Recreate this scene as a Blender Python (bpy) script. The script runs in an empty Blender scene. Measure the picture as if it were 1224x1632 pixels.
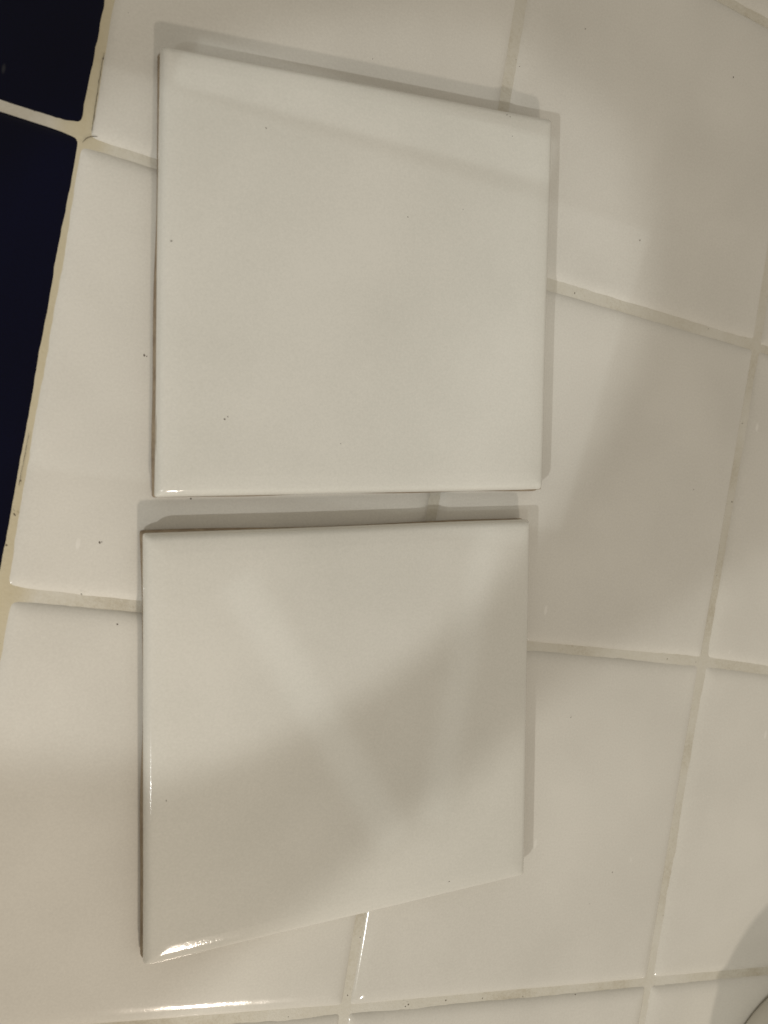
import bpy, bmesh, math, random
from mathutils import Vector, Matrix, noise

MM = 0.001
random.seed(7)
scene = bpy.context.scene
col = scene.collection

# ------------------------------------------------------------------ camera
# solved from the tile grid: x to the right along the rows, y down the columns (flipped for Blender), mm
FPX = 1276.1
R_RIGHT = Vector((0.91180486, 0.16692044, 0.37516591))
R_DOWN = Vector((0.15766078, -0.98593324, 0.05548625))
R_FWD = Vector((0.37915033, 0.00855632, -0.92529553))
CAM = Vector((7.658, -78.133, 209.334))
cd = bpy.data.cameras.new('camera')
cam = bpy.data.objects.new('camera', cd)
col.objects.link(cam)
m3 = Matrix((R_RIGHT, -R_DOWN, -R_FWD)).transposed()
cam.matrix_world = Matrix.Translation(CAM * MM) @ m3.to_4x4()
cd.sensor_fit = 'VERTICAL'
cd.sensor_height = 36.0
cd.lens = 36.0 * FPX / 1632.0
cd.clip_start = 0.01
cd.clip_end = 20.0
cd.dof.use_dof = True
cd.dof.focus_distance = 0.232
cd.dof.aperture_fstop = 14.0
scene.camera = cam

# ------------------------------------------------------------------ world, lamps and added light
world = bpy.data.worlds.new('World')
scene.world = world
world.use_nodes = True
bg = world.node_tree.nodes['Background']
bg.inputs['Color'].default_value = (1.0, 0.912, 0.775, 1)
bg.inputs['Strength'].default_value = 0.385


def lamp(name, kind, pos, power, color, radius, target=None, half=None, blend=None):
    ld = bpy.data.lights.new(name, kind)
    ld.energy = power
    ld.color = color
    ld.shadow_soft_size = radius * MM
    lo = bpy.data.objects.new(name, ld)
    lo.location = Vector(pos) * MM
    if target is not None:
        d = (Vector(target) - Vector(pos))
        lo.rotation_euler = d.to_track_quat('-Z', 'Y').to_euler()
        ld.spot_size = math.radians(half * 2)
        ld.spot_blend = blend
    col.objects.link(lo)
    return lo


lamp('warm_lamp_and_fill', 'POINT', (372, -1140, 900), 14.5, (1.0, 0.885, 0.765), 30)
lamp('warm_lamp_and_fill', 'SPOT', (350, -1150, 905), 14.0, (1.0, 0.84, 0.68), 30, (-25, -190, 0), 6.0, 1.0)  # added fill from the key's direction, brightens the lower left; no separate lamp
lamp('cool_lamp', 'SPOT', (-440, -570, 600), 8.2, (0.98, 0.985, 0.97), 6, (56, -52, 0), 5.25, 0.22)
lamp('cool_lamp', 'SPOT', (-455, -590, 600), 8.4, (1.0, 0.985, 0.93), 8, (452, -473, 0), 24.9, 0.05)  # same lamp's second cone; the dark gap imitates an unseen phone's shade


def beam(centre, angle, size, power, color, spread):
    # narrow slanting beam added to imitate reflected bands and brighter patches on the glaze
    ld = bpy.data.lights.new('added_beam', 'AREA')
    ld.shape = 'RECTANGLE'
    ld.size, ld.size_y = size[0] * MM, size[1] * MM
    ld.spread = math.radians(spread)
    ld.energy = power
    ld.color = color
    lo = bpy.data.objects.new('added_beam', ld)
    c = Vector((centre[0], centre[1], 8.0))
    pos = c + Vector((-150, -190, 330))
    z = (pos - c).normalized()
    x = Vector((math.cos(angle), math.sin(angle), 0))
    x = (x - z * x.dot(z)).normalized()
    y = z.cross(x)
    lo.matrix_world = Matrix.Translation(pos * MM) @ Matrix((x, y, z)).transposed().to_4x4()
    col.objects.link(lo)


COOL = (0.95, 1.0, 1.0)
beam((72, 27), 0.09, (98, 11), 0.00028, COOL, 0.5)
beam((70, -32), 0.05, (160, 86), 0.0020, COOL, 0.5)
beam((124, -8), 0.0, (44, 95), 0.0010, COOL, 9.0)
beam((82, -133), -0.87, (88, 8), 0.00014, COOL, 1.0)
beam((122, -118), -1.60, (75, 8), 0.00010, COOL, 1.2)

vs = scene.view_settings
vs.view_transform = 'Standard'
vs.look = 'None'
vs.exposure = 0.0
vs.gamma = 1.0
vs.use_curve_mapping = False
scene.render.filter_size = 1.9


# ------------------------------------------------------------------ materials
def new_mat(name):
    m = bpy.data.materials.new(name)
    m.use_nodes = True
    nt = m.node_tree
    return m, nt, nt.nodes['Principled BSDF']


def node(nt, kind, **kw):
    n = nt.nodes.new(kind)
    for k, v in kw.items():
        if k in n.inputs:
            n.inputs[k].default_value = v
        else:
            setattr(n, k, v)
    return n


def ramp(nt, src, stops):
    r = nt.nodes.new('ShaderNodeValToRGB')
    e = r.color_ramp.elements
    while len(e) < len(stops):
        e.new(0.5)
    for i, (p, c) in enumerate(stops):
        e[i].position = p
        e[i].color = c if len(c) == 4 else (*c, 1)
    nt.links.new(src, r.inputs['Fac'])
    return r


def world_pos(nt):
    return nt.nodes.new('ShaderNodeNewGeometry').outputs['Position']


def glaze_material(name, c0, c1, rough, spec, bump=0.05, scratch=None):
    m, nt, b = new_mat(name)
    pos = world_pos(nt)
    big = node(nt, 'ShaderNodeTexNoise', Scale=22.0, Detail=3.0, Roughness=0.5)
    nt.links.new(pos, big.inputs['Vector'])
    fine = node(nt, 'ShaderNodeTexNoise', Scale=1500.0, Detail=3.0, Roughness=0.8)
    nt.links.new(pos, fine.inputs['Vector'])
    mixf = node(nt, 'ShaderNodeMath', operation='MULTIPLY_ADD')
    nt.links.new(fine.outputs['Fac'], mixf.inputs[0])
    mixf.inputs[1].default_value = 0.9
    nt.links.new(big.outputs['Fac'], mixf.inputs[2])
    shift = node(nt, 'ShaderNodeMath', operation='SUBTRACT')
    nt.links.new(mixf.outputs[0], shift.inputs[0])
    shift.inputs[1].default_value = 0.45
    cr = ramp(nt, shift.outputs[0], [(0.22, c0), (0.78, c1)])
    colour = cr.outputs['Color']
    if scratch:
        # pale wear scratches and pin-prick chips in the glaze
        mp = node(nt, 'ShaderNodeMapping')
        mp.inputs['Rotation'].default_value = (0, 0, 0.7)
        mp.inputs['Scale'].default_value = (1, 0.35, 1)
        nt.links.new(pos, mp.inputs['Vector'])
        vo = node(nt, 'ShaderNodeTexVoronoi', Scale=130.0)
        nt.links.new(mp.outputs['Vector'], vo.inputs['Vector'])
        vr = ramp(nt, vo.outputs['Distance'], [(0.05, (1, 1, 1)), (0.085, (0, 0, 0))])
        gate = node(nt, 'ShaderNodeTexNoise', Scale=38.0, Detail=1.0)
        nt.links.new(pos, gate.inputs['Vector'])
        gr = ramp(nt, gate.outputs['Fac'], [(0.60, (0, 0, 0)), (0.66, (1, 1, 1))])
        mu = node(nt, 'ShaderNodeMath', operation='MULTIPLY')
        nt.links.new(vr.outputs['Color'], mu.inputs[0])
        nt.links.new(gr.outputs['Color'], mu.inputs[1])
        mx = node(nt, 'ShaderNodeMixRGB')
        mx.inputs[2].default_value = (*scratch, 1)
        nt.links.new(mu.outputs[0], mx.inputs[0])
        nt.links.new(colour, mx.inputs[1])
        colour = mx.outputs[0]
    nt.links.new(colour, b.inputs['Base Color'])
    # wiped, slightly smeared gloss
    mp2 = node(nt, 'ShaderNodeMapping')
    mp2.inputs['Rotation'].default_value = (0, 0, 1.0)
    mp2.inputs['Scale'].default_value = (1, 0.15, 1)
    nt.links.new(pos, mp2.inputs['Vector'])
    sm = node(nt, 'ShaderNodeTexNoise', Scale=45.0, Detail=4.0, Roughness=0.6)
    nt.links.new(mp2.outputs['Vector'], sm.inputs['Vector'])
    rr = ramp(nt, sm.outputs['Fac'], [(0.35, (rough * 0.75,) * 3), (0.7, (rough * 1.5,) * 3)])
    nt.links.new(rr.outputs['Color'], b.inputs['Roughness'])
    b.inputs['Specular IOR Level'].default_value = spec
    # very gentle orange peel and slow waviness
    wv = node(nt, 'ShaderNodeTexNoise', Scale=60.0, Detail=2.0)
    nt.links.new(pos, wv.inputs['Vector'])
    op = node(nt, 'ShaderNodeTexNoise', Scale=1300.0, Detail=2.0)
    nt.links.new(pos, op.inputs['Vector'])
    b1 = node(nt, 'ShaderNodeBump', Strength=0.35, Distance=0.0004)
    nt.links.new(wv.outputs['Fac'], b1.inputs['Height'])
    b2 = node(nt, 'ShaderNodeBump', Strength=bump * 2, Distance=0.00012)
    nt.links.new(op.outputs['Fac'], b2.inputs['Height'])
    nt.links.new(b1.outputs['Normal'], b2.inputs['Normal'])
    nt.links.new(b2.outputs['Normal'], b.inputs['Normal'])
    return m


M_WHITE = glaze_material('white_glaze', (0.675, 0.655, 0.595), (0.785, 0.765, 0.70), 0.10, 0.42, scratch=(0.82, 0.80, 0.74))
M_LOOSE = glaze_material('loose_white_glaze', (0.68, 0.67, 0.607), (0.79, 0.775, 0.71), 0.085, 0.38)
M_NAVY = glaze_material('navy_glaze', (0.0008, 0.0012, 0.0090), (0.0014, 0.0020, 0.0150), 0.07, 0.14, scratch=(0.05, 0.052, 0.055))
M_DISH = glaze_material('dish_glaze', (0.66, 0.635, 0.56), (0.70, 0.675, 0.60), 0.2, 0.45)


def bisque_material():
    m, nt, b = new_mat('bisque_clay')
    pos = world_pos(nt)
    n = node(nt, 'ShaderNodeTexNoise', Scale=300.0, Detail=5.0, Roughness=0.7)
    nt.links.new(pos, n.inputs['Vector'])
    cr = ramp(nt, n.outputs['Fac'], [(0.3, (0.22, 0.165, 0.11)), (0.7, (0.42, 0.34, 0.24))])
    nt.links.new(cr.outputs['Color'], b.inputs['Base Color'])
    b.inputs['Roughness'].default_value = 0.9
    bp_ = node(nt, 'ShaderNodeBump', Strength=0.6, Distance=0.0003)
    nt.links.new(n.outputs['Fac'], bp_.inputs['Height'])
    nt.links.new(bp_.outputs['Normal'], b.inputs['Normal'])
    return m


def grout_material():
    m, nt, b = new_mat('grout')
    pos = world_pos(nt)
    n1 = node(nt, 'ShaderNodeTexNoise', Scale=28.0, Detail=4.0, Roughness=0.6)
    nt.links.new(pos, n1.inputs['Vector'])
    n2 = node(nt, 'ShaderNodeTexNoise', Scale=1100.0, Detail=4.0, Roughness=0.75)
    nt.links.new(pos, n2.inputs['Vector'])
    ad = node(nt, 'ShaderNodeMath', operation='MULTIPLY_ADD')
    nt.links.new(n2.outputs['Fac'], ad.inputs[0])
    ad.inputs[1].default_value = 0.5
    nt.links.new(n1.outputs['Fac'], ad.inputs[2])
    cr = ramp(nt, ad.outputs[0], [(0.45, (0.50, 0.45, 0.345)), (0.70, (0.66, 0.63, 0.54)), (0.95, (0.72, 0.70, 0.63))])
    # dark grains of dirt lodged in the joint
    vo = node(nt, 'ShaderNodeTexVoronoi', Scale=210.0)
    nt.links.new(pos, vo.inputs['Vector'])
    vr = ramp(nt, vo.outputs['Distance'], [(0.03, (1, 1, 1)), (0.07, (0, 0, 0))])
    # the joint along the navy border has yellowed
    sx = node(nt, 'ShaderNodeSeparateXYZ')
    nt.links.new(pos, sx.inputs[0])
    ab = node(nt, 'ShaderNodeMath', operation='ABSOLUTE')
    nt.links.new(sx.outputs['X'], ab.inputs[0])
    yr = ramp(nt, ab.outputs[0], [(0.003, (0.65, 0.65, 0.65)), (0.008, (0, 0, 0))])
    ym = node(nt, 'ShaderNodeMixRGB')
    ym.inputs[2].default_value = (0.56, 0.48, 0.29, 1)
    nt.links.new(yr.outputs['Color'], ym.inputs[0])
    nt.links.new(cr.outputs['Color'], ym.inputs[1])
    mx = node(nt, 'ShaderNodeMixRGB')
    mx.inputs[2].default_value = (0.10, 0.075, 0.045, 1)
    nt.links.new(vr.outputs['Color'], mx.inputs[0])
    nt.links.new(ym.outputs[0], mx.inputs[1])
    nt.links.new(mx.outputs[0], b.inputs['Base Color'])
    b.inputs['Roughness'].default_value = 0.85
    b.inputs['Specular IOR Level'].default_value = 0.25
    bp_ = node(nt, 'ShaderNodeBump', Strength=0.5, Distance=0.0003)
    nt.links.new(n2.outputs['Fac'], bp_.inputs['Height'])
    nt.links.new(bp_.outputs['Normal'], b.inputs['Normal'])
    return m


def plain(name, c, rough):
    m, nt, b = new_mat(name)
    pos = world_pos(nt)
    n = node(nt, 'ShaderNodeTexNoise', Scale=700.0, Detail=3.0)
    nt.links.new(pos, n.inputs['Vector'])
    cr = ramp(nt, n.outputs['Fac'], [(0.3, tuple(x * 0.7 for x in c)), (0.7, c)])
    nt.links.new(cr.outputs['Color'], b.inputs['Base Color'])
    b.inputs['Roughness'].default_value = rough
    return m


M_BISQUE = bisque_material()
M_GROUT = grout_material()
M_GRIT = plain('grit', (0.13, 0.10, 0.07), 0.9)
M_CRACK = plain('crack_dirt', (0.06, 0.045, 0.028), 1.0)


# ------------------------------------------------------------------ helpers
def link(name, me, mat, parent=None, smooth=True):
    o = bpy.data.objects.new(name, me)
    me.materials.append(mat)
    if smooth:
        for p in me.polygons:
            p.use_smooth = True
    col.objects.link(o)
    if parent is not None:
        o.parent = parent
    return o


def tag(o, label, cat, group=None):
    o['label'] = label
    o['category'] = cat
    if group:
        o['group'] = group


def fit_pixel(x, y, h=0.0):
    """photo pixel -> point on the plane z=h (mm)"""
    d = R_RIGHT * ((x - 612) / FPX) + R_DOWN * ((y - 816) / FPX) + R_FWD
    s = (h - CAM.z) / d.z
    return CAM + d * s


NS, NC = 26, 5      # points along a side, points round a corner


def ring(quad, inset, rad):
    """outline of a quad (4 Vector 2-D, anticlockwise) moved in by inset, corners rounded by rad"""
    n = 4
    lines = []
    for i in range(n):
        a, b = quad[i], quad[(i + 1) % n]
        d = (b - a).normalized()
        nrm = Vector((-d.y, d.x))
        lines.append((a + nrm * inset, d))
    pts = []
    for i in range(n):
        p, d = lines[i]
        q, e = lines[i - 1]
        # corner = intersection of lines i-1 and i
        den = e.x * d.y - e.y * d.x
        t = ((p.x - q.x) * d.y - (p.y - q.y) * d.x) / den
        pts.append(q + e * t)
    out = []
    for i in range(n):
        p = pts[i]
        d0, d1 = lines[i - 1][1], lines[i][1]
        a, b = p - d0 * rad, p + d1 * rad
        for k in range(NC):
            t = k / (NC - 1)
            out.append(a * (1 - t) ** 2 + p * 2 * t * (1 - t) + b * t * t)
        nxt = pts[(i + 1) % n] - d1 * rad
        for k in range(1, NS):
            out.append(b.lerp(nxt, k / NS))
    return out


def loft(quad, profile, seed=0.0, wav=0.0, close_top=True, close_bottom=False):
    """profile: (inset, z, corner radius, wobble in z)"""
    verts, faces = [], []
    n = None
    for (ins, z, rad, wob) in profile:
        rg = ring(quad, ins, rad)
        n = len(rg)
        for p in rg:
            nz = noise.noise(Vector((p.x * 0.045 + seed, p.y * 0.045, seed * 1.7)))
            n2 = noise.noise(Vector((p.x * 0.13 + seed, p.y * 0.13, seed * 2.3)))
            edge = noise.noise(Vector((p.x * 0.03, p.y * 0.03, seed + 9.0)))
            off = Vector((edge, -edge)) * wav
            verts.append(((p.x + off.x) * MM, (p.y + off.y) * MM, (z + wob * (nz * 1.6 + n2 * 0.7)) * MM))
    for r in range(len(profile) - 1):
        for i in range(n):
            j = (i + 1) % n
            faces.append((r * n + i, r * n + j, (r + 1) * n + j, (r + 1) * n + i))
    if close_top:
        faces.append(tuple(range(n))[::-1])
    if close_bottom:
        k = (len(profile) - 1) * n
        faces.append(tuple(range(k, k + n)))
    # profiles run from the inside of the top face outward and down: flip so normals face out
    faces = [tuple(reversed(f)) for f in faces]
    me = bpy.data.meshes.new('tile')
    me.from_pydata(verts, [], faces)
    me.update()
    bm = bmesh.new()
    bm.from_mesh(me)
    bmesh.ops.recalc_face_normals(bm, faces=bm.faces)
    bm.to_mesh(me)
    bm.free()
    return me


# ------------------------------------------------------------------ the tiled countertop
# joint crossings, mm (y already flipped); the ones in view are read off the photograph
GX = {}
for u in range(-1, 5):
    for v in range(-2, 5):
        GX[(u, v)] = Vector((u * 109.7, -v * 109.7))
GX.update({(0, 0): Vector((0.2, -0.9)), (0, 1): Vector((0.4, -110.9)), (1, 0): Vector((110.3, 0.1)),
           (1, 1): Vector((108.2, -110.1)), (1, 2): Vector((107.9, -219.9)), (2, 0): Vector((220.6, 2.0)),
           (2, 1): Vector((219.9, -108.0)), (2, 2): Vector((219.4, -219.2)), (1, -1): Vector((109.4, 109.2)),
           (2, -1): Vector((219.0, 108.3)), (3, 2): Vector((329.0, -218.2)), (0, -1): Vector((0.6, 109.6))})

top = bpy.data.objects.new('countertop', None)
# grout bed: one uneven sheet on a solid slab
X0, X1, Y0, Y1, ST = -114.0, 446.0, -446.0, 226.0, 2.0
nx, ny = int((X1 - X0) / ST) + 1, int((Y1 - Y0) / ST) + 1
gv, gf = [], []
for j in range(ny):
    for i in range(nx):
        x, y = X0 + i * ST, Y0 + j * ST
        z = -1.2 + 0.28 * noise.noise(Vector((x * 0.05, y * 0.05, 3.0))) + 0.16 * noise.noise(Vector((x * 0.3, y * 0.3, 1.0)))
        # the joint against the navy border is filled higher
        z += 0.45 * math.exp(-(x / 3.5) ** 2)
        gv.append((x * MM, y * MM, z * MM))
for j in range(ny - 1):
    for i in range(nx - 1):
        a = j * nx + i
        gf.append((a, a + 1, a + nx + 1, a + nx))
base = len(gv)
for (x, y) in ((X0, Y0), (X1, Y0), (X1, Y1), (X0, Y1)):
    gv.append((x * MM, y * MM, -28 * MM))
for e, (b0, b1) in ((range(nx), (0, 1)), ([j * nx + nx - 1 for j in range(ny)], (1, 2)),
                    ([(ny - 1) * nx + i for i in range(nx - 1, -1, -1)], (2, 3)),
                    ([j * nx for j in range(ny - 1, -1, -1)], (3, 0))):
    gf.append(tuple(list(e)[::-1] + [base + b0, base + b1]))
gf.append((base + 3, base + 2, base + 1, base))
gm = bpy.data.meshes.new('countertop')
gm.from_pydata(gv, [], gf)
gm.update()
counter = link('countertop', gm, M_GROUT)
counter['kind'] = 'structure'
bpy.data.objects.remove(top)
counter.name = 'countertop'

GAP = 1.05      # half the joint width
FIX = [(9.0, 0.0, 2.0, 0), (5.0, -0.04, 2.0, 0), (3.2, -0.18, 1.9, 0), (2.0, -0.44, 1.7, 0), (1.1, -0.84, 1.5, 0),
       (0.4, -1.32, 1.3, 0), (0.0, -1.9, 1.2, 0), (0.0, -6.0, 1.2, 0)]


def fixed_tile(u, v, mat, tweak=None):
    """the tile whose upper left joint crossing is (u, v)"""
    a, b, c, d = GX[(u, v)], GX[(u + 1, v)], GX[(u + 1, v + 1)], GX[(u, v + 1)]
    q = [Vector(p) for p in (d, c, b, a)]           # anticlockwise seen from above
    if tweak:
        q = [p + Vector(t) for p, t in zip(q, tweak)]
    s = u * 3.1 + v * 7.7
    rnd = random.Random(u * 91 + v * 17)
    # each tile was bedded by hand: tiny tilt and height of its own
    ta, tb, tz = rnd.uniform(-.0022, .0022), rnd.uniform(-.0022, .0022), rnd.uniform(-.12, .12)
    cx = sum((p.x for p in q)) / 4
    cy = sum((p.y for p in q)) / 4
    me = loft([Vector((p.x - cx, p.y - cy)) for p in q], [(i + GAP, z, r, w) for i, z, r, w in FIX], seed=s, wav=0.12)
    o = link('tile', me, mat, counter)
    o.location = (cx * MM, cy * MM, tz * MM)
    o.rotation_euler = (ta, tb, 0)
    return o


for u in range(-1, 4):
    for v in range(-2, 4):
        if u == -1:
            # navy border course, its joints a touch out of line with the white ones
            dy = 2.4 if v < 2 else 0
            tw = {-1: (1.6, 3.0), 0: (0.3, 1.5)}.get(v, (0.3, 0.3))
            fixed_tile(u, v, M_NAVY, [(0, dy - 0.25), (tw[0], dy - 0.25), (tw[1], dy + 0.25), (0, dy + 0.25)])
        else:
            fixed_tile(u, v, M_WHITE, [(-1.7, 0), (0, 0), (0, 0), (-1.7, 0.7)] if (u, v) == (0, 0) else None)


# hairline crack along the border joint, with a curl where the joints cross
def ribbon(name, pix, width, mat, parent, z):
    pts = [fit_pixel(x, y, z) for x, y in pix]
    dense = []
    for a, b in zip(pts[:-1], pts[1:]):
        k = max(2, int((b - a).length / 0.7))
        for i in range(k):
            dense.append(a.lerp(b, i / k))
    dense.append(pts[-1])
    vs_, fs = [], []
    for i, p in enumerate(dense):
        t = (dense[min(i + 1, len(dense) - 1)] - dense[max(i - 1, 0)]).normalized()
        nrm = Vector((-t.y, t.x, 0))
        jit = 0.12 * noise.noise(Vector((p.x * 1.3, p.y * 1.3, 5)))
        w = width * (0.55 + 0.9 * abs(noise.noise(Vector((p.x * 0.6, p.y * 0.6, 8))))) * (0.25 if i in (0, len(dense) - 1) else 1)
        for sgn, zz in ((-1, 0), (0, 0.05), (1, 0)):
            q = p + nrm * (jit + sgn * w)
            vs_.append((q.x * MM, q.y * MM, (q.z + zz) * MM))
        if i:
            b0 = (i - 1) * 3
            fs += [(b0, b0 + 1, b0 + 4, b0 + 3), (b0 + 1, b0 + 2, b0 + 5, b0 + 4)]
    me = bpy.data.meshes.new(name)
    me.from_pydata(vs_, [], fs)
    me.update()
    return link(name, me, mat, parent)


ribbon('crack', [(166, 84), (161, 110), (155, 150), (149, 190), (146, 212)], 0.09, M_CRACK, counter, -0.33)
ribbon('crack', [(131, 227), (138, 220), (147, 217), (156, 218)], 0.12, M_CRACK, counter, -0.3)
ribbon('crack', [(46, 690), (38, 735), (30, 775)], 0.06, M_CRACK, counter, -0.35)


# ------------------------------------------------------------------ the two loose tiles
H = 8.1
LOOSE = [(9.0, H, 1.6, 0), (5.3, H, 1.6, 0), (4.8, H - 0.05, 1.6, 0), (3.4, H - 0.23, 1.5, 0), (2.0, H - 0.42, 1.4, 0),
         (1.2, H - 0.72, 1.2, 0), (0.5, H - 1.4, 1.0, 0), (0.15, H - 2.2, 0.9, 0), (0.0, H - 3.0, 0.8, 0.0),
         (0.0, H - 3.9, 0.8, 0.35), (0.1, H - 4.9, 0.8, 0.95), (0.45, H - 5.1, 0.8, 0.95)]
BODY = [(1.2, H - 1.8, 0.8, 0), (0.42, H - 2.4, 0.8, 0), (0.30, H - 4.4, 0.8, 0), (-0.05, H - 5.6, 0.8, 0.2), (-0.2, 1.2, 0.8, 0.1), (0.3, 0.12, 0.8, 0)]


def loose_tile(x, y, ang, seed, corners, label, tilt=(0, 0)):
    root = bpy.data.objects.new('loose_tile', None)
    root.empty_display_size = 0.02
    col.objects.link(root)
    root.location = (x * MM, y * MM, 0.10 * MM)
    root.rotation_euler = (tilt[0], tilt[1], ang)
    # outline as read off the photograph, at the height where the rounded edge shows its silhouette
    inv = Matrix.Rotation(-ang, 2)
    q = []
    for px in corners:
        w = fit_pixel(px[0], px[1], H - 1.7)
        q.append(inv @ Vector((w.x - x, w.y - y)))
    link('glaze', loft(q, LOOSE, seed=seed, wav=0.15), M_LOOSE, root)
    link('clay_body', loft(q, BODY, seed=seed + 5, wav=0.9, close_bottom=True), M_BISQUE, root)
    tag(root, label, 'tile', 'loose tiles lying on the countertop')
    return root


loose_tile(75.76, -19.47, 0.1694, 4.2, [(247, 793), (864, 780), (880, 190), (256, 71)],
           'loose white glazed square tile lying beside the joint between two navy tiles')
loose_tile(91.38, -134.67, 0.1809, 11.6, [(229, 1541), (835, 1395), (845, 828), (229, 851)],
           'loose white square tile with brown clay showing along one edge, nearer the white dish')


# ------------------------------------------------------------------ low white dish at the corner
def dish(cx, cy):
    prof = [(0, 1.2), (42, 1.2), (46, 0.3), (48, 0.15), (49.4, 0.6), (50.2, 1.8), (50.6, 5), (50.8, 14), (51.2, 28), (51.0, 32),
            (50.2, 33.6), (48.9, 34.2), (47.7, 33.5), (47.3, 31.5), (46.8, 16), (44, 8), (36, 5.2), (0, 4.8)]
    n = 72
    vv, ff = [], []
    for r, z in prof:
        for i in range(n):
            a = 2 * math.pi * i / n
            vv.append((r * math.cos(a) * MM, r * math.sin(a) * MM, z * MM))
    for k in range(len(prof) - 1):
        for i in range(n):
            j = (i + 1) % n
            ff.append((k * n + i, k * n + j, (k + 1) * n + j, (k + 1) * n + i))
    me = bpy.data.meshes.new('dish')
    me.from_pydata(vv, [], ff)
    me.update()
    bm = bmesh.new()
    bm.from_mesh(me)
    bmesh.ops.remove_doubles(bm, verts=bm.verts, dist=1e-6)
    bmesh.ops.recalc_face_normals(bm, faces=bm.faces)
    bm.to_mesh(me)
    bm.free()
    o = link('dish', me, M_DISH)
    o.location = (cx * MM, cy * MM, 0.1 * MM)
    tag(o, 'low round white dish casting a dark shadow on the tiles, only its edge showing', 'dish')
    return o


dish(304.4, -267.0)


# ------------------------------------------------------------------ grit on the tiles
specks = [(358, 668, 1, 1.0), (363, 664, 1, .5), (808, 183, 1, .7), (813, 186, 1, .7), (817, 217, 1, .5), (468, 281, 0, 0), (424, 204, 1, .8),
          (594, 94, 0, .7), (650, 346, 1, .8), (273, 384, 1, .6), (738, 334, 1, .5), (1169, 123, 0, .9), (1020, 383, 0, .7), (933, 46, 0, .8),
          (976, 1390, 0, .9), (940, 1440, 0, .9), (159, 865, 0, .9), (162, 864, 0, .6), (230, 566, 0, 1.0), (234, 568, 0, .7), (205, 20, 0, .6),
          (304, 795, 0, .9), (1105, 780, 0, .9), (187, 995, 0, .7), (910, 1143, 0, .8), (265, 1276, 1, .6), (716, 1405, 1, .6),
          (543, 707, 1, .5), (130, 947, 0, .7), (828, 106, 0, .6), (916, 467, 0, .9), (1129, 524, 0, .8), (1183, 675, 0, .9),
          (554, 1586, 0, .9), (574, 1494, 0, .7), (646, 1604, 0, .8), (769, 1591, 0, .8), (917, 1585, 0, .9), (23, 820, 0, 1.2)]
bm = bmesh.new()
for x, y, up, s in specks:
    if s == 0:
        continue
    p = fit_pixel(x, y, H + 0.12 if up else 0.05)
    mtx = Matrix.Translation(p * MM) @ Matrix.Rotation(random.uniform(0, 6.3), 4, 'Z') @ Matrix.Diagonal((s * random.uniform(.8, 1.4), s * random.uniform(.5, .8), s * .45, 1))
    g = bmesh.ops.create_icosphere(bm, subdivisions=1, radius=0.27 * MM, matrix=mtx)
    for vtx in g['verts']:
        vtx.co += Vector((random.uniform(-1, 1), random.uniform(-1, 1), 0)) * 0.08 * MM
me = bpy.data.meshes.new('grit')
bm.to_mesh(me)
bm.free()
grit = link('grit', me, M_GRIT, smooth=False)
grit['kind'] = 'stuff'
grit['label'] = 'tiny dark grains of dirt scattered over the white tiles'
grit['category'] = 'grit'
